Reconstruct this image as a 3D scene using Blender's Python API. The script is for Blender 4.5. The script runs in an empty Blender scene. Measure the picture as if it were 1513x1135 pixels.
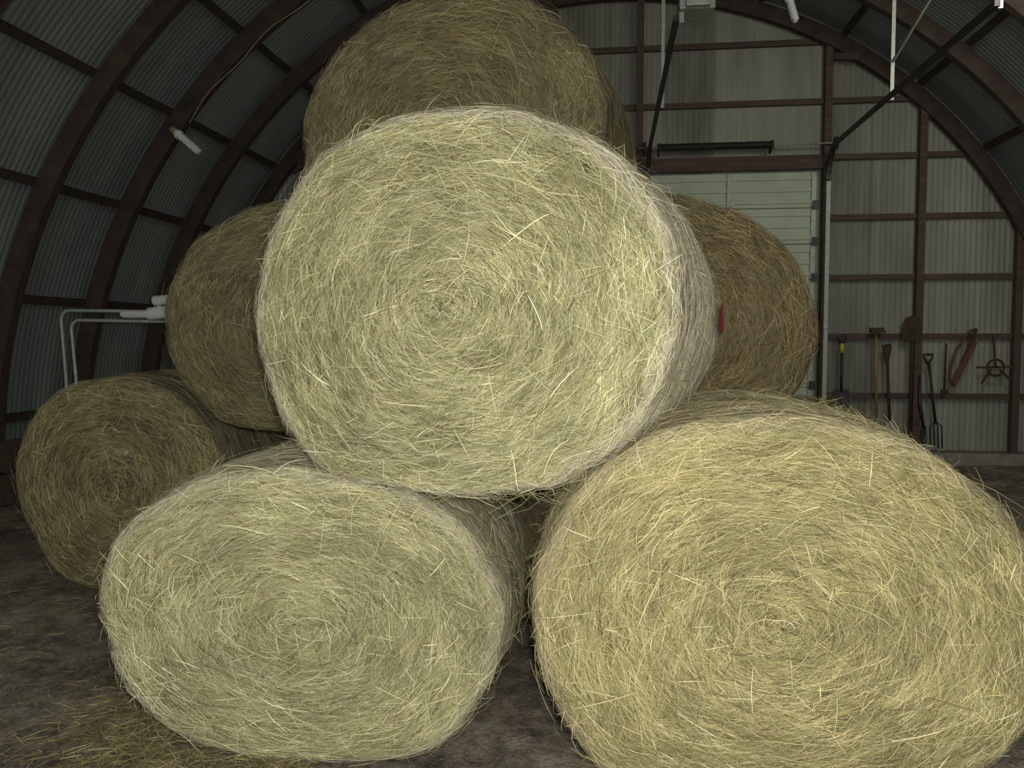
import bpy, math, numpy as np
from mathutils import Vector, Matrix
sc = bpy.context.scene
try:
    sc.view_settings.view_transform = 'Standard'
    sc.view_settings.look = 'None'
except Exception: pass
COL = sc.collection

# ---------------------------------------------------------------- materials
def new_mat(name):
    m = bpy.data.materials.new(name); m.use_nodes = True
    nt = m.node_tree; b = nt.nodes['Principled BSDF']
    return m, nt, b
def N(nt, t, **kw):
    n = nt.nodes.new(t)
    for k, v in kw.items(): setattr(n, k, v)
    return n
def mathn(nt, op, a, b=None, clamp=False):
    n = N(nt, 'ShaderNodeMath', operation=op); n.use_clamp = clamp
    for i, v in enumerate((a, b)):
        if v is None: continue
        if isinstance(v, (int, float)): n.inputs[i].default_value = v
        else: nt.links.new(v, n.inputs[i])
    return n.outputs[0]
def ramp(nt, fac, stops):
    r = N(nt, 'ShaderNodeValToRGB'); e = r.color_ramp.elements
    while len(e) < len(stops): e.new(0.5)
    for i, (p, c) in enumerate(stops):
        e[i].position = p; e[i].color = (*c, 1)
    nt.links.new(fac, r.inputs[0]); return r.outputs[0]
def noise(nt, vec, scale, detail=4, rough=.6):
    n = N(nt, 'ShaderNodeTexNoise'); n.inputs['Scale'].default_value = scale
    n.inputs['Detail'].default_value = detail; n.inputs['Roughness'].default_value = rough
    nt.links.new(vec, n.inputs['Vector']); return n.outputs['Fac']
def mixc(nt, fac, a, b):
    n = N(nt, 'ShaderNodeMix', data_type='RGBA')
    if isinstance(fac, (int, float)): n.inputs[0].default_value = fac
    else: nt.links.new(fac, n.inputs[0])
    for s, v in ((n.inputs[6], a), (n.inputs[7], b)):
        if isinstance(v, tuple): s.default_value = (*v, 1)
        else: nt.links.new(v, s)
    return n.outputs[2]
def vscale(nt, vec, s):
    n = N(nt, 'ShaderNodeVectorMath', operation='MULTIPLY'); nt.links.new(vec, n.inputs[0])
    n.inputs[1].default_value = s; return n.outputs[0]
def bump(nt, b, h, dist, strength=1):
    n = N(nt, 'ShaderNodeBump'); n.inputs['Distance'].default_value = dist
    n.inputs['Strength'].default_value = strength
    nt.links.new(h, n.inputs['Height']); nt.links.new(n.outputs[0], b.inputs['Normal'])

def simple_mat(name, c1, c2, scale=8, rough=.7, metal=0, stretch=(1, 1, 1), bd=0.004):
    m, nt, b = new_mat(name)
    tc = N(nt, 'ShaderNodeTexCoord').outputs['Object']
    f = noise(nt, vscale(nt, tc, stretch), scale, 6, .65)
    nt.links.new(ramp(nt, f, [(.3, c1), (.7, c2)]), b.inputs['Base Color'])
    b.inputs['Roughness'].default_value = rough; b.inputs['Metallic'].default_value = metal
    if bd: bump(nt, b, f, bd)
    return m

def hay_mat(name, dark, mid, light, net, R):
    m, nt, b = new_mat(name)
    a = N(nt, 'ShaderNodeAttribute', attribute_name='hp').outputs['Vector']
    tc = N(nt, 'ShaderNodeTexCoord').outputs['Object']
    sep = N(nt, 'ShaderNodeSeparateXYZ'); nt.links.new(a, sep.inputs[0])
    w = noise(nt, tc, 5, 3); wf = noise(nt, tc, 26, 3)
    s2 = mathn(nt, 'ADD', sep.outputs[2], mathn(nt, 'ADD', mathn(nt, 'MULTIPLY', w, .12), mathn(nt, 'MULTIPLY', wf, .035)))
    cb = N(nt, 'ShaderNodeCombineXYZ')
    nt.links.new(sep.outputs[0], cb.inputs[0]); nt.links.new(sep.outputs[1], cb.inputs[1]); nt.links.new(s2, cb.inputs[2])
    f1 = noise(nt, vscale(nt, cb.outputs[0], (6.3, 6.3, 71.7)), 1, 5, .7)
    f2 = noise(nt, vscale(nt, cb.outputs[0], (17.3, 17.3, 231.1)), 1, 4, .7)
    f3 = noise(nt, tc, 3.2, 5, .6)
    v = mathn(nt, 'ADD', mathn(nt, 'MULTIPLY', f1, .42), mathn(nt, 'ADD', mathn(nt, 'MULTIPLY', f2, .42), mathn(nt, 'MULTIPLY', f3, .30)))
    col = ramp(nt, v, [(.42, dark), (.57, mid), (.72, light)])
    rf = N(nt, 'ShaderNodeMapRange'); nt.links.new(sep.outputs[2], rf.inputs[0])
    rf.inputs[1].default_value = R - .07; rf.inputs[2].default_value = R - .01
    fac = mathn(nt, 'MULTIPLY', rf.outputs[0], mathn(nt, 'MULTIPLY', ramp(nt, f2, [(.35, (.25,)*3), (.62, (1,)*3)]), net))
    col = mixc(nt, fac, col, (.62, .55, .42))
    nt.links.new(col, b.inputs['Base Color'])
    b.inputs['Roughness'].default_value = .85
    b.inputs['Specular IOR Level'].default_value = .1
    bump(nt, b, mathn(nt, 'ADD', f1, f2), .014, .8)
    return m
def straw_mat():
    m, nt, b = new_mat('straw_strands')
    a = N(nt, 'ShaderNodeAttribute', attribute_name='Col').outputs['Color']
    nt.links.new(a, b.inputs['Base Color'])
    b.inputs['Roughness'].default_value = .8; b.inputs['Specular IOR Level'].default_value = .08
    return m
STRAW = straw_mat()
RED = simple_mat('red_netting', (.45, .03, .04), (.65, .06, .08), 40)

# ---------------------------------------------------------------- straws
def ribbons(P, Nrm, width, roll):
    """P (n,k,3), Nrm (n,k,3) -> verts, quads"""
    n, k, _ = P.shape
    T = np.gradient(P, axis=1); T /= np.linalg.norm(T, axis=2, keepdims=True) + 1e-9
    S = np.cross(T, Nrm); S /= np.linalg.norm(S, axis=2, keepdims=True) + 1e-9
    U = np.cross(S, T)
    S = S * np.cos(roll)[:, None, None] + U * np.sin(roll)[:, None, None]
    tap = np.ones(k); tap[0] = .6; tap[-1] = .4
    off = S * (width[:, None, None] * .5 * tap[None, :, None])
    V = np.stack([P - off, P + off], axis=2).reshape(-1, 3)
    base = (np.arange(n) * k * 2)[:, None] + (np.arange(k - 1) * 2)[None, :]
    F = np.stack([base, base + 1, base + 3, base + 2], axis=2).reshape(-1, 4)
    return V, F
PAL = np.array([(.61, .565, .325), (.46, .44, .23), (.31, .31, .145), (.49, .425, .225), (.20, .155, .075), (.76, .72, .51)])
PR = (.21, .28, .23, .13, .09, .06)
def straw_cols(rng, n, k, tone, probs=PR, mod=None):
    c = PAL[rng.choice(6, n, p=probs)] * rng.uniform(.62, 1.12, (n, 1)) * np.array(tone)
    if mod is not None: c = c * mod[:, None]
    c = np.clip(c, 0, .95)
    return np.repeat(c, k * 2, axis=0)

def mesh_from(name, V, F, mats, midx=None, smooth=None, col=None, hp=None):
    me = bpy.data.meshes.new(name)
    me.vertices.add(len(V)); me.vertices.foreach_set('co', np.asarray(V, dtype=np.float32).ravel())
    F = np.asarray(F, dtype=np.int32)
    me.loops.add(F.size); me.loops.foreach_set('vertex_index', F.ravel())
    me.polygons.add(len(F))
    me.polygons.foreach_set('loop_start', np.arange(0, F.size, 4, dtype=np.int32))
    me.polygons.foreach_set('loop_total', np.full(len(F), 4, dtype=np.int32))
    for m in mats: me.materials.append(m)
    if midx is not None: me.polygons.foreach_set('material_index', np.asarray(midx, dtype=np.int32))
    if smooth is not None: me.polygons.foreach_set('use_smooth', np.asarray(smooth, dtype=bool))
    me.update(calc_edges=True)
    if col is not None:
        a = me.color_attributes.new('Col', 'FLOAT_COLOR', 'POINT')
        c4 = np.ones((len(V), 4), dtype=np.float32); c4[:, :3] = col
        a.data.foreach_set('color', c4.ravel())
    if hp is not None:
        a = me.attributes.new('hp', 'FLOAT_VECTOR', 'POINT')
        a.data.foreach_set('vector', np.asarray(hp, dtype=np.float32).ravel())
    me.validate()
    ob = bpy.data.objects.new(name, me); COL.objects.link(ob)
    return ob
def smooth2(d, a, b):
    for _ in range(2):
        d = sum(np.roll(d, i, 1) for i in range(-a, a + 1))
        d = sum(np.roll(d, i, 0) for i in range(-b, b + 1))
    return d / d.std()

FOOT = []
def make_bale(loc, yaw, W, H, L, seed, nf, ns_, tone=(1, 1, 1), net=.6, palette=None, red=False, probs=PR, lump_k=1.0, hang=0):
    FOOT.append((loc[0], loc[1], W, L))
    rng = np.random.default_rng(seed)
    R = (W + H) / 4; rc = .055
    q = np.linspace(0, R - rc, 30); y = -.018 * (1 - (q / R) ** 2) + 0.008 * np.sin(q * 9)
    a = np.linspace(0, math.pi / 2, 10)[1:]
    q2 = R - rc + rc * np.sin(a); y2 = rc - rc * np.cos(a) + y[-1]
    t = np.linspace(0, 1, 24)[1:]
    q3 = R + .018 * np.sin(math.pi * t); y3 = y2[-1] + (L - 2 * rc) * t
    q4 = R - rc + rc * np.cos(a); y4 = y3[-1] + rc * np.sin(a)
    q5 = np.linspace(R - rc, 0, 12)[1:]; y5 = y4[-1] + 0 * q5
    Q = np.concatenate([q, q2, q3, q4, q5]); Y = np.concatenate([y, y2, y3, y4, y5])
    S = np.concatenate([[0], np.cumsum(np.hypot(np.diff(Q), np.diff(Y)))])
    dq, dy = np.gradient(Q), np.gradient(Y); ln = np.hypot(dq, dy)
    NQ, NY = dy / ln, -dq / ln
    Sf = S[39 - 1]; Sside = S[38 + 23]; Stot = S[-1]
    ph = rng.uniform(0, 6.28, 16)
    def surf(s, th, h):
        qq = np.interp(s, S, Q); yy = np.interp(s, S, Y); nq = np.interp(s, S, NQ); ny = np.interp(s, S, NY)
        lump = 1 + lump_k * (.013 * np.sin(2 * th + ph[0]) + .011 * np.sin(3 * th + ph[1] + yy) + .007 * np.sin(7 * th + ph[2] + 4 * yy) + .005 * np.sin(13 * th + ph[3] - 5 * yy))
        c, sn = np.cos(th), np.sin(th)
        k = qq / R * lump
        X = W / 2 * c * k * (1 + .018 * np.sin(2 * th) ** 2)
        Z = H / 2 * sn * k * (1 + .018 * np.sin(2 * th) ** 2)
        lim = -.84 * H / 2
        Z = np.where(Z < lim, lim + (Z - lim) * .5, Z)
        yy = yy + (.014 * np.sin(5 * X + ph[4]) * np.cos(4.5 * Z + ph[5]) + .006 * np.sin(13 * X + ph[13] + 3 * Z) * np.cos(12 * Z + ph[14])) * (qq / R)
        nx, nz = nq * c, nq * sn
        P = np.stack([X + nx * h, yy + ny * h, Z + nz * h], -1)
        return P, np.stack([nx, ny + 0 * nx, nz], -1)
    def clump(s, th):
        x, z = s * np.cos(th), s * np.sin(th)
        v = .8 * np.sin(7 * x + 3 * np.sin(4 * z + ph[6]) + ph[7]) * np.cos(6 * z + 2 * np.sin(5 * x + ph[8]))
        v += .6 * np.sin(17 * x + 3 * np.sin(11 * z + ph[15]) + ph[8]) * np.cos(15 * z + 3 * np.sin(9 * x + ph[7]))
        v += .3 * np.sin(s * 34 + 2.2 * np.sin(2 * th + ph[9]) + 1.5 * np.sin(5 * th + ph[10]))
        v += .3 * np.sin(s * 80 + 3 * np.sin(3 * th + ph[11]) + 2 * np.sin(8 * th + ph[12]))
        return 1 + .18 * v
    ns, nt = 170, 260
    sv = np.linspace(.004, Stot - .004, ns); th = np.linspace(0, 2 * math.pi, nt, endpoint=False)
    disp = smooth2(rng.normal(0, 1, (ns, nt)), 3, 0) * .0025 + smooth2(rng.normal(0, 1, (ns, nt)), 7, 2) * .005
    disp = np.clip(disp, -.015, .009)
    disp[:3] *= .3
    SS, TT = np.meshgrid(sv, th, indexing='ij')
    P, _ = surf(SS, TT, disp)
    V = P.reshape(-1, 3)
    hp = np.stack([np.cos(TT), np.sin(TT), SS], -1).reshape(-1, 3)
    i, j = np.meshgrid(np.arange(ns - 1), np.arange(nt), indexing='ij'); j2 = (j + 1) % nt
    F = np.stack([i * nt + j, i * nt + j2, (i + 1) * nt + j2, (i + 1) * nt + j], -1).reshape(-1, 4)[:, ::-1]
    parts = [(V, F, 0, np.tile(np.array([.4, .4, .2]), (len(V), 1)), hp)]
    def straws(n, s0, wild, lmin, lmax, hmin, hsc, lift, w0, w1, k=4, pale=0, dstd=.25, boost=1):
        t0 = rng.uniform(0, 2 * math.pi, n)
        dev = rng.normal(0, dstd, n); wl = rng.random(n) < wild
        near = np.clip(.12 / (s0 + .02), 0, 1.8)
        dev = np.where(wl, rng.uniform(-1.5, 1.5, n), dev * (1 + near))
        Ln = lmin + (lmax - lmin) * rng.random(n) ** 1.8
        tt = np.linspace(-.5, .5, k)[None, :] * Ln[:, None]
        rl = np.clip(s0, .06, R)[:, None]
        bow = rng.normal(0, .35, n)[:, None] * (tt ** 2) / .2
        Sx = np.clip(s0[:, None] + tt * np.sin(dev)[:, None] + bow + .2 * tt ** 2 / rl, .006, Stot - .01)
        Tx = t0[:, None] + tt * np.cos(dev)[:, None] / rl
        h = hmin + rng.exponential(hsc, n)
        hh = h[:, None] + np.linspace(-.5, .5, k)[None, :] * (rng.normal(0, lift, n) * Ln)[:, None] - .25 * tt ** 2
        Pp, Nn = surf(Sx, Tx, hh)
        V, F = ribbons(Pp, Nn, w0 + (w1 - w0) * rng.random(n) ** 1.5, rng.uniform(-.8, .8, n))
        tn = np.array(tone)
        c = straw_cols(rng, n, k, tn * boost, probs, clump(s0, t0))
        if pale:
            g = np.clip((np.repeat(s0, k * 2) - (R - .05)) / .04, 0, 1)[:, None] * pale
            c = c * (1 - g) + np.array([.66, .59, .46]) * tn * g * np.repeat(rng.uniform(.65, 1.2, n), k * 2)[:, None]
        hpx = np.zeros((len(V), 3)); hpx[:, 2] = .2
        parts.append((V, F, 1, c, hpx))
    if nf:
        straws(nf, Sf * np.sqrt(rng.random(nf)), .11, .04, .22, .002, .0045, .045, .0010, .0027, pale=net)
        n2 = nf // 26
        straws(n2, Sf * np.sqrt(rng.random(n2)) * .97, .75, .04, .19, .010, .010, .17, .0012, .0030, k=5, boost=1.25)
    if ns_:
        straws(ns_, Sf + rng.random(ns_) * (L - .05), .05, .08, .34, .002, .005, .04, .0012, .0027, pale=net, dstd=.14)
    big = nf > 15000
    def fuzz(nfz, s0, t0, lmax, el0, el1):
        k = 4; Ln = .02 + lmax * rng.random(nfz) ** 1.6
        tt = np.linspace(0, 1, k)[None, :] * Ln[:, None]
        dd = rng.uniform(-3.1, 3.1, nfz)[:, None]; el = rng.uniform(el0, el1, nfz)[:, None]
        curl = rng.normal(0, 6, nfz)[:, None] * tt ** 2
        Pp, Nn = surf(s0[:, None] + tt * np.sin(dd) * .7 + curl * .5, t0[:, None] + (tt * np.cos(dd) + curl) / R, tt * el)
        Vv, Ff = ribbons(Pp, Nn, rng.uniform(.001, .0022, nfz), rng.uniform(-1.5, 1.5, nfz))
        parts.append((Vv, Ff, 1, straw_cols(rng, nfz, k, np.array(tone)), np.zeros((len(Vv), 3))))
    nfz = 2600 if big else 600
    fuzz(nfz, Sf + rng.uniform(-.14, L * .5, nfz), rng.uniform(0, 2 * math.pi, nfz), .085 if big else .06, .15, .75)
    if hang:
        fuzz(hang, Sf + rng.uniform(-.06, .3, hang), rng.normal(-1.25, .3, hang), .12, .5, 1.0)
    if red:
        su, tu = np.meshgrid(np.linspace(Sside - .42, Sside - .04, 10), np.linspace(-.085, .060, 10), indexing='ij')
        P, _ = surf(su, tu, .040 + .006 * np.sin(su * 90) * np.cos(tu * 70))
        i, j = np.meshgrid(np.arange(9), np.arange(9), indexing='ij')
        F = np.stack([i * 10 + j, i * 10 + j + 1, (i + 1) * 10 + j + 1, (i + 1) * 10 + j], -1).reshape(-1, 4)
        parts.append((P.reshape(-1, 3), F, 2, np.zeros((100, 3)) + .3, np.zeros((100, 3))))
    Vs, Fs, Ms, Cs, Hs, o = [], [], [], [], [], 0
    for V, F, m, c, hpx in parts:
        Vs.append(V); Fs.append(F + o); Ms.append(np.full(len(F), m)); Cs.append(c); Hs.append(hpx); o += len(V)
    Ms = np.concatenate(Ms)
    V = np.concatenate(Vs)
    dk, md, lt = palette or ((.080, .072, .034), (.265, .245, .12), (.47, .44, .26))
    hm = hay_mat('packed_hay', dk, md, lt, net, Sf)
    ob = mesh_from('hay_bale', V, np.concatenate(Fs), [hm, STRAW, RED], Ms, Ms != 1, np.concatenate(Cs), np.concatenate(Hs))
    ob.location = loc; ob.rotation_euler = (0, 0, -math.radians(yaw))
    return ob

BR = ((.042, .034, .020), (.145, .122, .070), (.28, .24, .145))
# front stack
make_bale((-1.13, 2.80, .525), -3, 1.50, 1.12, 1.15, 1, 34000, 9000, net=.5, lump_k=1.3)
make_bale((.545, 2.62, .645), 0, 1.565, 1.34, 1.2, 2, 36000, 7000, net=.35, tone=(1.03, .965, .87), palette=((.085, .07, .032), (.285, .25, .118), (.50, .445, .255)))
make_bale((-.565, 2.72, 1.655), 13, 1.54, 1.36, 1.2, 3, 34000, 10000, net=.75, red=True, hang=260)
# rear stack
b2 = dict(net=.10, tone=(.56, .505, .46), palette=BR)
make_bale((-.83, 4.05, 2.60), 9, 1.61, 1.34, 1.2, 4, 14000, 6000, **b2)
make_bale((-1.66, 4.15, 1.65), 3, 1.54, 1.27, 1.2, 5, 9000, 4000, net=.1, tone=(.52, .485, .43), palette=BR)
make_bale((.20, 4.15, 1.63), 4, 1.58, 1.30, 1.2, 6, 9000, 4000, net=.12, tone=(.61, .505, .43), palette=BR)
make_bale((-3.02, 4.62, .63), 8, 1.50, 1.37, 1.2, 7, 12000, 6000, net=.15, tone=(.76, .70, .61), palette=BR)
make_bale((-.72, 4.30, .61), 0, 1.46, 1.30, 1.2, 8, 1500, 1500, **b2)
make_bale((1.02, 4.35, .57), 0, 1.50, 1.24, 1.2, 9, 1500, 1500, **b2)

# ---------------------------------------------------------------- mesh builder
class MB:
    def __init__(s): s.v = []; s.f = []; s.m = []; s.sm = []
    def box(s, c, size, m=0, rot=None):
        o = len(s.v); hx, hy, hz = [k / 2 for k in size]
        for dx, dy, dz in ((-1,-1,-1),(1,-1,-1),(1,1,-1),(-1,1,-1),(-1,-1,1),(1,-1,1),(1,1,1),(-1,1,1)):
            p = Vector((dx*hx, dy*hy, dz*hz))
            if rot: p = rot @ p
            s.v.append(tuple(p + Vector(c)))
        for f in ((0,3,2,1),(4,5,6,7),(0,1,5,4),(1,2,6,5),(2,3,7,6),(3,0,4,7)):
            s.f.append(tuple(o + i for i in f)); s.m.append(m); s.sm.append(False)
    def beam(s, p1, p2, w, h, m=0):
        p1, p2 = Vector(p1), Vector(p2); d = p2 - p1
        rot = d.to_track_quat('X', 'Z').to_matrix()
        s.box((p1 + p2) / 2, (d.length, w, h), m, rot)
    def sweep(s, pts, rad, m=0, n=12, cap=True, flat=1):
        pts = [Vector(p) for p in pts]; o = len(s.v)
        if not hasattr(rad, '__len__'): rad = [rad] * len(pts)
        ref = None
        for i, p in enumerate(pts):
            d = (pts[min(i+1, len(pts)-1)] - pts[max(i-1, 0)]).normalized()
            if ref is None:
                ref = Vector((0, 1, 0)) if abs(d.y) < .9 else Vector((1, 0, 0))
            a = d.cross(ref).normalized(); b = a.cross(d).normalized(); ref = b
            for k in range(n):
                t = 2 * math.pi * k / n
                s.v.append(tuple(p + (a * math.cos(t) + b * math.sin(t) * flat) * rad[i]))
        for i in range(len(pts) - 1):
            for k in range(n):
                s.f.append((o+i*n+k, o+i*n+(k+1)%n, o+(i+1)*n+(k+1)%n, o+(i+1)*n+k)); s.m.append(m); s.sm.append(True)
        if cap:
            s.f.append(tuple(o+k for k in range(n))[::-1]); s.m.append(m); s.sm.append(False)
            s.f.append(tuple(o+(len(pts)-1)*n+k for k in range(n))); s.m.append(m); s.sm.append(False)
    def plate(s, outline, thick, origin, rot, m=0):
        o = len(s.v); n = len(outline)
        for yy in (-thick/2, thick/2):
            for x, z in outline: s.v.append(tuple(rot @ Vector((x, yy, z)) + Vector(origin)))
        s.f.append(tuple(range(o, o+n))); s.f.append(tuple(range(o+2*n-1, o+n-1, -1)))
        s.m += [m, m]; s.sm += [False, False]
        for i in range(n):
            j = (i+1) % n; s.f.append((o+i, o+n+i, o+n+j, o+j)); s.m.append(m); s.sm.append(False)
    def make(s, name, mats, bevel=0):
        me = bpy.data.meshes.new(name); me.from_pydata(s.v, [], s.f)
        for m in mats: me.materials.append(m)
        for p, m, sm in zip(me.polygons, s.m, s.sm): p.material_index = m; p.use_smooth = sm
        me.update(); ob = bpy.data.objects.new(name, me); COL.objects.link(ob)
        if bevel:
            b = ob.modifiers.new('bevel', 'BEVEL'); b.width = bevel; b.segments = 2; b.limit_method = 'ANGLE'
        return ob

WOOD = simple_mat('laminated_rib_wood', (.026, .017, .013), (.075, .046, .033), 5, .8, stretch=(1, 6, 1))
GIRT = simple_mat('girt_wood', (.050, .031, .023), (.115, .072, .052), 6, .8, stretch=(.4, 2, 4))
DKMET = simple_mat('dark_steel', (.025, .025, .025), (.07, .065, .06), 12, .5, .5)
GALV = simple_mat('galvanised_steel', (.26, .28, .23), (.45, .48, .39), 20, .5, .2)
WHITE = simple_mat('white_plastic', (.62, .64, .58), (.75, .77, .70), 15, .35, bd=0)
YEL = simple_mat('yellow_paint', (.5, .38, .03), (.62, .48, .06), 20, .5)
HANDLE = simple_mat('ash_handle', (.20, .13, .06), (.34, .24, .12), 10, .6, stretch=(4, 4, .6))
RUST = simple_mat('rusty_steel', (.035, .025, .018), (.10, .06, .042), 25, .8, .3)
REDP = simple_mat('faded_red_paint', (.075, .028, .02), (.14, .06, .045), 18, .6)
CONC = simple_mat('concrete_sill', (.17, .155, .12), (.30, .275, .22), 7, .9, bd=.01)
DOORW = simple_mat('door_paint', (.36, .41, .285), (.47, .52, .37), 3, .5, bd=.001)
ROPE = simple_mat('yellow_cord', (.20, .15, .07), (.30, .24, .11), 30, .7)

def metal_mat(name, c1, c2, axis):
    m, nt, b = new_mat(name)
    tc = N(nt, 'ShaderNodeTexCoord').outputs['Object']
    st = (1.5, 1, .25) if axis == 'x' else (.4, 1.5, .4)
    f = noise(nt, vscale(nt, tc, st), 2.2, 7, .6)
    sep = N(nt, 'ShaderNodeSeparateXYZ'); nt.links.new(tc, sep.inputs[0])
    fl = mathn(nt, 'FLOOR', mathn(nt, 'DIVIDE', sep.outputs[0 if axis == 'x' else 1], .66))
    wn = N(nt, 'ShaderNodeTexWhiteNoise', noise_dimensions='1D'); nt.links.new(fl, wn.inputs['W'])
    v = mathn(nt, 'ADD', mathn(nt, 'MULTIPLY', f, .75), mathn(nt, 'MULTIPLY', wn.outputs['Value'], .25))
    nt.links.new(ramp(nt, v, [(.3, c1), (.7, c2)]), b.inputs['Base Color'])
    b.inputs['Roughness'].default_value = .7; b.inputs['Metallic'].default_value = .05
    return m
WALLM = metal_mat('corrugated_wall_metal', (.15, .15, .118), (.33, .33, .262), 'x')
ROOFM = metal_mat('corrugated_roof_metal', (.155, .172, .16), (.27, .295, .27), 'y')

# ---------------------------------------------------------------- shell
CZ, RS = .28, 5.90
YB, YF = 10.92, -1.4
PW = .068
def arch(a, R): return (R * math.cos(a), CZ + R * math.sin(a))
ny = int((YB + .05 - YF) / PW * 5); na = 72
yy = np.linspace(YF, YB + .05, ny); off = .0045 * np.sin(2 * math.pi * yy / PW)
ang = np.linspace(0, math.pi, na)
px = np.concatenate([[1], np.cos(ang), [-1]]); pz = np.concatenate([[0], np.sin(ang), [0]])
base = np.concatenate([[0], np.full(na, CZ), [0]])
A = (RS + off)[:, None]
V = np.stack([A * px[None], np.repeat(yy[:, None], na + 2, 1), base[None] + A * pz[None]], -1)
k = na + 2; i, j = np.meshgrid(np.arange(ny - 1), np.arange(k - 1), indexing='ij')
F = np.stack([i*k+j, i*k+j+1, (i+1)*k+j+1, (i+1)*k+j], -1).reshape(-1, 4)
mesh_from('ceiling', V.reshape(-1, 3), F, [ROOFM], None, np.ones(len(F), bool))
DX0, DX1, DZ = .42, 2.60, 3.70
nx = int(2 * RS / PW * 6); xx = np.linspace(-RS + .01, RS - .01, nx)
top = CZ + np.sqrt(np.maximum((RS + .02) ** 2 - xx ** 2, .0))
bot = np.where((xx > DX0 + .015) & (xx < DX1 - .015), DZ - .03, -.03)
yo = YB + .0055 * np.sin(2 * math.pi * xx / PW)
V = np.concatenate([np.stack([xx, yo, bot], -1), np.stack([xx, yo, top], -1)])
i = np.arange(nx - 1); F = np.stack([i, i+1, nx+i+1, nx+i], -1)
mesh_from('wall_back', V, F, [WALLM], None, np.ones(len(F), bool))
# ribs
b = MB()
ribs_y = [10.78, 9.42, 8.13, 6.87, 5.40, 4.10, 2.80, 1.50, 0.2, -1.1]
for y in ribs_y:
    n = 60
    o = len(b.v)
    path = [(0, None)] + [(t, t) for t in np.linspace(0, math.pi, n)] + [(math.pi, None)]
    for t, g in path:
        for R, dy in ((5.62, -.05), (5.62, .05), (5.80, .05), (5.80, -.05)):
            x, z = arch(t, R)
            if g is None: z = 0
            b.v.append((x, y + dy, z))
    for q in range(len(path) - 1):
        for e in range(4):
            b.f.append((o+q*4+e, o+q*4+(e+1)%4, o+(q+1)*4+(e+1)%4, o+(q+1)*4+e)); b.m.append(0); b.sm.append(False)
b.make('trim_1', [WOOD])
b = MB()
for d in (5, 16.5, 27.5, 38.5, 49.5, 60.5, 71.5, 82.5):
    for a in (d, 180 - d):
        t = math.radians(a); x, z = arch(t, 5.835)
        rot = Matrix.Rotation(-t, 3, 'Y')
        b.box((x, (YB + YF) / 2, z), (.07, YB - YF - .06, .075), 0, rot)
b.make('trim_2', [WOOD])
# back wall framing
b = MB()
def wall_top(x): return CZ + math.sqrt(5.78 ** 2 - x * x)
for x in (-4.2, -3.05, -1.9, -.75, .36, 2.70, 3.85, 5.02):
    b.box((x, YB - .10, wall_top(x) / 2), (.085, .10, wall_top(x)), 0)
for z in (.10, .83, 1.59, 2.34, 3.10, 3.86, 4.56, 5.30):
    hw = math.sqrt(max(5.75 ** 2 - (z - CZ) ** 2, 0))
    if z < 3.7:
        b.beam((-hw, YB - .055, z), (.36, YB - .055, z), .05, .07); b.beam((2.66, YB - .055, z), (hw, YB - .055, z), .05, .07)
    else: b.beam((-hw, YB - .055, z), (hw, YB - .055, z), .05, .07)
b.beam((.3, YB - .09, 3.78), (2.75, YB - .09, 3.78), .07, .14)
b.beam((2.7, YB - .1, 5.1), (3.0, YB - .35, 5.0), .06, .08)
b.make('trim_3', [GIRT])
b = MB(); b.box((-2.6, YB - .16, .05), (5.8, .24, .16)); b.box((4.1, YB - .16, .05), (3.0, .24, .16)); b.make('baseboard_back', [CONC], .01)
b = MB()
for sx in (-1, 1):
    for z in (.16, .47): b.beam((sx * 5.58, YF, z), (sx * 5.58, YB - .2, z), .04, .28)
b.make('baseboard_side', [GIRT])

# ---------------------------------------------------------------- overhead door
b = MB(); ph = .46
nsec = 8
b.box(((DX0 + DX1) / 2, YB + .02, DZ / 2), (DX1 - DX0 + .06, .03, DZ + .04), 0)  # backing sheet added to stop sky light leaking through the panel gaps
for i in range(nsec):
    z0 = i * ph + .01; zc = z0 + ph / 2
    b.box(((DX0 + DX1) / 2, YB - .02, zc), (DX1 - DX0, .035, ph - .012), 0)
    for r in range(3):
        b.box(((DX0 + DX1) / 2, YB - .045, z0 + .08 + r * .15), (DX1 - DX0 - .1, .02, .05), 0)
    for x in (DX0 + .04, (DX0 + DX1) / 2, DX1 - .04):
        b.box((x, YB - .06, zc), (.06, .025, ph - .03), 1)
    b.box((DX1 - .02, YB - .085, z0 + .03), (.07, .03, .11), 2); b.box((DX0 + .02, YB - .085, z0 + .03), (.07, .03, .11), 2)
b.make('door_1', [DOORW, GALV, DKMET], .003)
b = MB()
TZ = 3.93
for x in (.47, 2.70):
    b.box((x, YB - .20, TZ / 2 - .2), (.05, .06, TZ - .4), 2)
    pts = [(x, YB - .2 - .35 * (1 - math.cos(t)), TZ - .38 + .38 * math.sin(t)) for t in np.linspace(0, math.pi / 2, 8)]
    for p, q in zip(pts[:-1], pts[1:]): b.beam(p, q, .06, .05, 0)
    b.beam((x, YB - .55, TZ), (x, 6.25, TZ), .04, .042, 0)
    for y, z1 in ((8.55, None), (6.3, None)):
        zt = CZ + math.sqrt(5.82 ** 2 - x * x)
        b.beam((x + .04, y, TZ - .02), (x + .04, y, zt), .010, .035, 1); b.beam((x + .05, y + .02, TZ - .02), (x + .05, y + .02, zt), .035, .008, 1)
b.beam((2.74, 8.55, 4.28), (2.74, 6.65, 4.75), .018, .028, 1)
b.sweep([(.35, YB - .22, 4.0), (2.85, YB - .22, 4.0)], .014, 1)
pts = [(.62 + 1.35 * t, YB - .22 + .04 * math.cos(t * 2 * math.pi * 70), 4.0 + .04 * math.sin(t * 2 * math.pi * 70)) for t in np.linspace(0, 1, 70 * 8)]
b.sweep(pts, .0095, 0, n=5)
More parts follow.
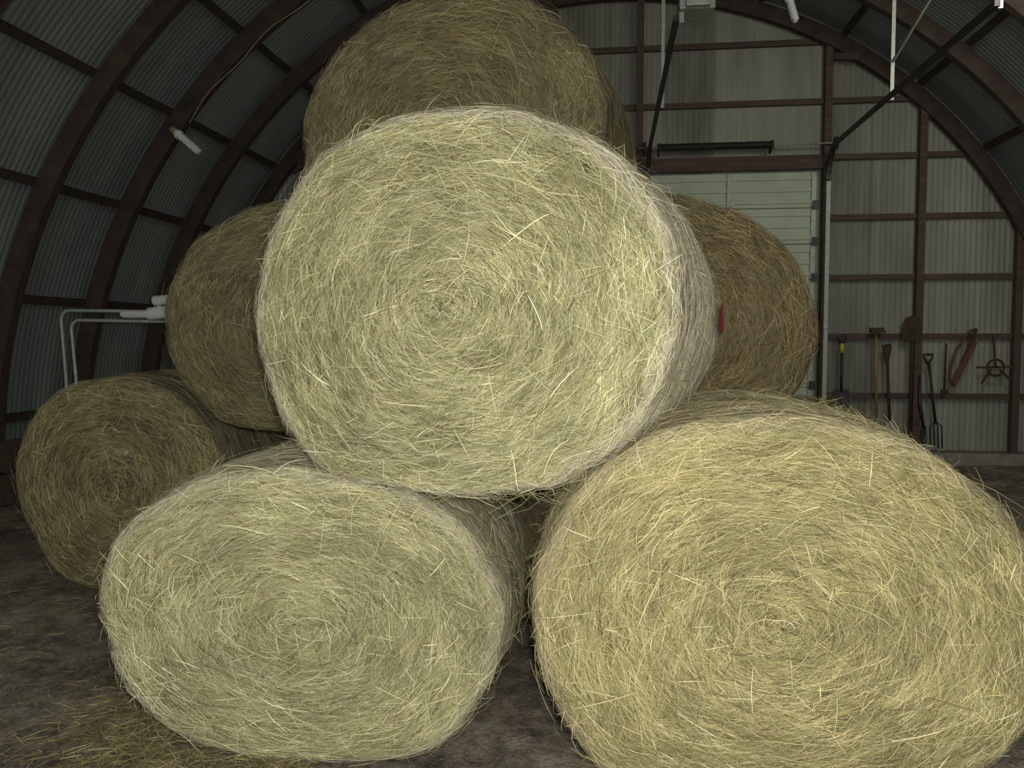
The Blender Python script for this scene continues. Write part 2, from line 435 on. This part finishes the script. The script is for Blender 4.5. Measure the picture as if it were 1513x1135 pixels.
for x in (.42, .60, 2.0, 2.78):
    b.sweep([(x - .02, YB - .22, 4.0), (x + .02, YB - .22, 4.0)], .075 if x in (.42, 2.78) else .055, 3, n=16); b.box((x, YB - .14, 3.98), (.02, .14, .13), 3)
track = b.make('overhead_door_track', [DKMET, GALV, GALV, RUST])
b = MB()
b.box((.62, 6.35, 4.04), (.26, .24, .11), 0); b.box((.62, 6.20, 4.02), (.18, .06, .07), 0); b.box((.62, 6.35, 4.11), (.05, .3, .05), 0)
b.beam((.62, 6.35, 4.1), (.62, 6.35, 5.95), .02, .03, 0)
mo = b.make('door_opener_motor', [GALV], .01); mo.parent = track
b = MB(); b.beam((-2.33, 7.92, 4.98), (-2.33, 7.92, 5.5), .05, .012)
for z in np.arange(5.0, 5.45, .06): b.sweep([(-2.33, 7.888, z), (-2.33, 7.894, z)], .008, 1, n=8)
b.beam((-2.36, 7.92, 4.98), (-2.36, 7.92, 5.5), .012, .045)
b.make('hanging_strap', [GALV, DKMET])

# ---------------------------------------------------------------- lamps
def cfl(name, top, dirv):
    b = MB(); top = Vector(top); d = Vector(dirv).normalized()
    b.sweep([top, top + d * .05], .035, 0, 16); b.sweep([top + d * .05, top + d * .09, top + d * .12], [.035, .05, .05], 1, 16)
    ax = d.orthogonal().normalized(); bx = d.cross(ax)
    b.sweep([top + d * (.12 + .24 * t) + (ax * math.cos(t * 2 * math.pi * 8) + bx * math.sin(t * 2 * math.pi * 8)) * .026 for t in np.linspace(0, 1, 120)], .017, 1, 8)
    b.sweep([top + d * .12, top + d * .38], .026, 1, 12)
    return b.make(name, [HANDLE, WHITE])
cfl('light_bulb', (-4.52, 8.04, 3.73), (.75, .1, -.65))
cfl('light_bulb', (1.87, 9.30, 5.32), (.2, -.2, -.9))
b = MB(); pts = []
for t in np.linspace(math.radians(141), math.radians(112), 20):
    x, z = arch(t, 5.575 + .02 * math.sin(t * 40)); pts.append((x, 8.04, z))
b.sweep(pts, .007, 0, 6); b.make('electric_cord', [ROPE])

# pipe rail
b = MB()
for xo, zo in ((0, 0), (.10, -.09)):
    pts = [(-5.0 + xo, 7.0, 0), (-5.03 + xo, 7.0, 1.2), (-5.06 + xo, 7.0, 1.72 + zo)] + [(-4.98 + xo - .08 * math.cos(t), 7, 1.74 + zo + .08 * math.sin(t)) for t in np.linspace(0, 1.57, 6)] + [(-3.7, 7.0, 1.80 + zo)]
    b.sweep(pts, .016, 0, 12)
b.sweep([(-3.7, 7.0, 0), (-3.7, 7.0, 1.8)], .02, 0); b.sweep([(-5.02, 7, .7), (-3.7, 7, .7)], .016, 0)
b.make('pipe_railing', [GALV])
b = MB(); b.sweep([(-4.40, 6.90, 1.78), (-4.36, 6.90, 1.78), (-4.15, 6.90, 1.78), (-4.13, 6.90, 1.78)], [.025, .04, .04, .05], 0, 16)
b.sweep([(-4.13, 6.90, 1.78), (-3.95, 6.90, 1.80)], .06, 0, 16); b.sweep([(-4.08, 6.90, 1.90), (-3.8, 6.90, 1.92)], .045, 0, 16)
b.box((-4.05, 6.93, 1.84), (.03, .04, .12), 0)
b.make('work_lamp', [WHITE], .004)

# ---------------------------------------------------------------- tools
YW = YB - .17
I3 = Matrix.Identity(3)
def blade(w, h, pt=.3):
    return [(-w*.35, 0), (w*.35, 0), (w*.5, -h*.08), (w*.5, -h*(1-pt)), (w*.32, -h*.93), (0, -h), (-w*.32, -h*.93), (-w*.5, -h*(1-pt)), (-w*.5, -h*.08)]
def dgrip(b, x, z, m):
    b.sweep([(x, YW, z - .12), (x - .05, YW, z - .04), (x - .055, YW, z), (x + .055, YW, z), (x + .05, YW, z - .04), (x, YW, z - .12)], .016, m, 8)
b = MB(); dgrip(b, 2.92, 1.60, 1); b.sweep([(2.92, YW, 1.5), (2.92, YW, 1.38)], .024, 2, 10); b.sweep([(2.92, YW, 1.38), (2.92, YW, .88)], .018, 1, 10)
b.plate(blade(.2, .3, .1), .012, (2.92, YW, .92), I3, 0); b.make('garden_spade', [DKMET, DKMET, YEL])
b = MB(); b.sweep([(3.33, YW, 1.66), (3.34, YW, 1.2), (3.36, YW, .55)], [.018, .022, .018], 0, 10); b.box((3.33, YW - .02, 1.68), (.17, .05, .035), 1); b.plate([(-.09, 0), (.09, 0), (.07, -.03), (-.07, -.03)], .12, (3.33, YW - .06, 1.66), I3, 1)
b.make('garden_hoe', [HANDLE, RUST])
b = MB(); b.sweep([(3.47, YW, 1.32), (3.52, YW, .5)], .02, 0, 10); b.plate([(-.02, 0), (.02, 0), (.05, .16), (.04, .22), (-.07, .2), (-.05, .14)], .03, (3.47, YW, 1.28), I3, 1); b.make('hatchet', [RUST, RUST])
b = MB(); b.plate([(x, -z) for x, z in blade(.24, .33, .35)][::-1], .015, (3.76, YW, 1.52), I3, 0); b.sweep([(3.76, YW, 1.7), (3.765, YW, 1.5), (3.76, YW, .35)], [.016, .024, .018], 1, 10); b.make('round_shovel', [RUST, RUST])
b = MB(); b.sweep([(3.97, YW, 1.26), (4.07, YW, .5)], .018, 0, 10); dgrip(b, 3.96, 1.36, 0)
for dx in (-.07, -.023, .023, .07):
    b.sweep([(4.07, YW, .52), (4.075 + dx, YW, .46), (4.09 + dx, YW, .18)], .009, 0, 6)
b.make('digging_fork', [DKMET])
b = MB(); b.sweep([(3.87, YW, 1.1), (3.875, YW, .75), (3.93, YW, .42)], [.016, .025, .018], 0, 10); b.plate([(-.03, 0), (.03, 0), (.04, -.2), (.0, -.26), (-.04, -.18)], .02, (3.93, YW, .46), I3, 0); b.make('loppers', [DKMET])
b = MB(); p0, p1 = Vector((4.26, YW, .98)), Vector((4.52, YW, 1.68)); d = p1 - p0; nrm = Vector((-d.z, 0, d.x)).normalized()
arc = [p0 + d * t + nrm * (.12 * math.sin(math.pi * t) ** .5) for t in np.linspace(0, 1, 16)]
b.sweep(arc, .018, 0, 8); b.beam(p0, p1, .006, .04, 1)
b.plate([(-.04, -.10), (.04, -.10), (.06, .5), (.01, .55)], .02, p0 + Vector((.03, 0, .08)), Matrix.Rotation(math.radians(22), 3, 'Y'), 0)
b.make('bow_saw', [REDP, RUST])
b = MB(); c = Vector((4.76, YW, 1.20))
b.sweep([c + Vector((.10 * math.cos(t), 0, .10 * math.sin(t))) for t in np.linspace(0, 6.28, 20)], .014, 0, 8, cap=False)
b.beam(c + Vector((-.22, 0, 0)), c + Vector((.22, 0, .01)), .02, .025); b.beam(c, c + Vector((-.04, 0, .40)), .02, .02)
b.beam(c + Vector((-.05, 0, -.02)), c + Vector((-.16, 0, -.2)), .02, .02); b.beam(c + Vector((.05, 0, -.02)), c + Vector((.18, 0, -.16)), .02, .02)
b.make('hanging_pulley', [RUST])
b = MB(); b.sweep([(4.17, YW, 1.5), (4.165, YW, .9)], .014, 0, 8); b.box((4.165, YW, .9), (.08, .03, .05)); b.make('pry_bar', [RUST])

# ---------------------------------------------------------------- floor
rng = np.random.default_rng(77)
def floor_mat():
    m, nt, b = new_mat('packed_dirt')
    tc = N(nt, 'ShaderNodeTexCoord').outputs['Object']
    f1 = noise(nt, tc, 1.6, 6, .6); f2 = noise(nt, tc, 9, 9, .78); f3 = noise(nt, tc, 55, 5, .7)
    v = mathn(nt, 'ADD', mathn(nt, 'MULTIPLY', f1, .40), mathn(nt, 'ADD', mathn(nt, 'MULTIPLY', f2, .45), mathn(nt, 'MULTIPLY', f3, .25)))
    nt.links.new(ramp(nt, v, [(.46, (.10, .078, .053)), (.55, (.31, .255, .185)), (.64, (.60, .52, .385))]), b.inputs['Base Color'])
    b.inputs['Roughness'].default_value = .95
    bump(nt, b, mathn(nt, 'ADD', f2, f3), .045, 1); return m
nxg, nyg = 190, 230
gx = np.linspace(-9, 9, nxg); gy = np.linspace(-8, 12.0, nyg)
X, Y = np.meshgrid(gx, gy, indexing='ij')
Z = .008 * np.sin(3.1 * X + 1) * np.cos(2.7 * Y) + .006 * np.sin(7 * X + 3 * Y) + rng.normal(0, .005, X.shape) - .012
V = np.stack([X, Y, Z], -1).reshape(-1, 3)
i, j = np.meshgrid(np.arange(nxg - 1), np.arange(nyg - 1), indexing='ij')
F = np.stack([i*nyg+j, (i+1)*nyg+j, (i+1)*nyg+j+1, i*nyg+j+1], -1).reshape(-1, 4)
mesh_from('floor', V, F, [floor_mat()], None, np.ones(len(F), bool))
# loose hay on the floor
k = 4
groups = [(2600, -1.9, .9, 3.5, .9), (2800, -1.78, .24, 3.05, .26), (2200, -1.1, .5, 2.78, .10), (1500, -.30, .15, 3.0, .3), (900, -3.4, .5, 4.5, .4), (500, 3.2, 1.2, 6.5, 2)]
cx = np.concatenate([rng.normal(a, s, n) for n, a, s, _, _ in groups]); cy = np.concatenate([rng.normal(c, s, n) for n, _, _, c, s in groups])
n = len(cx)
an = rng.uniform(0, 6.28, n); Ln = rng.uniform(.03, .13, n)
ok = (cy > 1.2) & (np.abs(cx) < 5.3) & (cy < 10.6)
for fx, fy, fw, fl in FOOT: ok &= ~((np.abs(cx - fx) < fw * .33) & (cy > fy + .02) & (cy < fy + fl))
cx, cy, an, Ln = cx[ok], cy[ok], an[ok], Ln[ok]; n = len(cx)
t = np.linspace(-.5, .5, k)[None] * Ln[:, None]; bend = rng.normal(0, 1.2, n)[:, None] * t ** 2
P = np.stack([cx[:, None] + t * np.cos(an)[:, None] - bend * np.sin(an)[:, None], cy[:, None] + t * np.sin(an)[:, None] + bend * np.cos(an)[:, None],
              .004 + np.abs(rng.normal(0, .008, n))[:, None] + 0 * t + t * rng.normal(0, .06, n)[:, None]], -1)
NN = np.zeros_like(P); NN[..., 2] = 1
V, F = ribbons(P, NN, rng.uniform(.0012, .0032, n), rng.uniform(-.7, .7, n))
mesh_from('loose_hay', V, F, [STRAW], None, None, straw_cols(rng, n, k, (.72, .64, .54)))

# ---------------------------------------------------------------- lights
w = bpy.data.worlds.new('sky'); sc.world = w; w.use_nodes = True
bg = w.node_tree.nodes['Background']; bg.inputs[0].default_value = (.86, .91, .92, 1); bg.inputs[1].default_value = 1.25
def light(name, kind, loc, rot, energy, color, **kw):
    l = bpy.data.lights.new(name, kind); l.energy = energy; l.color = color
    for a, v in kw.items(): setattr(l, a, v)
    o = bpy.data.objects.new(name, l); o.location = loc; o.rotation_euler = rot; COL.objects.link(o); return o
light('camera_flash', 'POINT', (.05, .02, 1.64), (0, 0, 0), 255, (1, .98, .89), shadow_soft_size=.04)
p = Vector((3.4, 6.3, 4.5)); d = Vector((3.3, 10.9, 1.6)) - p
light('wall_fill_light', 'AREA', p, d.to_track_quat('-Z', 'Y').to_euler(), 50, (1, 1, .92), shape='RECTANGLE', size=1.6, size_y=1.2)  # added fill light, out of view, brightens the back wall; no real fixture

# ---------------------------------------------------------------- camera
cd = bpy.data.cameras.new('camera'); cam = bpy.data.objects.new('camera', cd); COL.objects.link(cam)
cd.sensor_width = 36; cd.lens = 36 * 1200 / 1513; cd.clip_start = .05
cam.location = (0, 0, 1.56); cam.rotation_euler = (math.radians(90 - 3.2), 0, math.radians(6.9))
sc.camera = cam
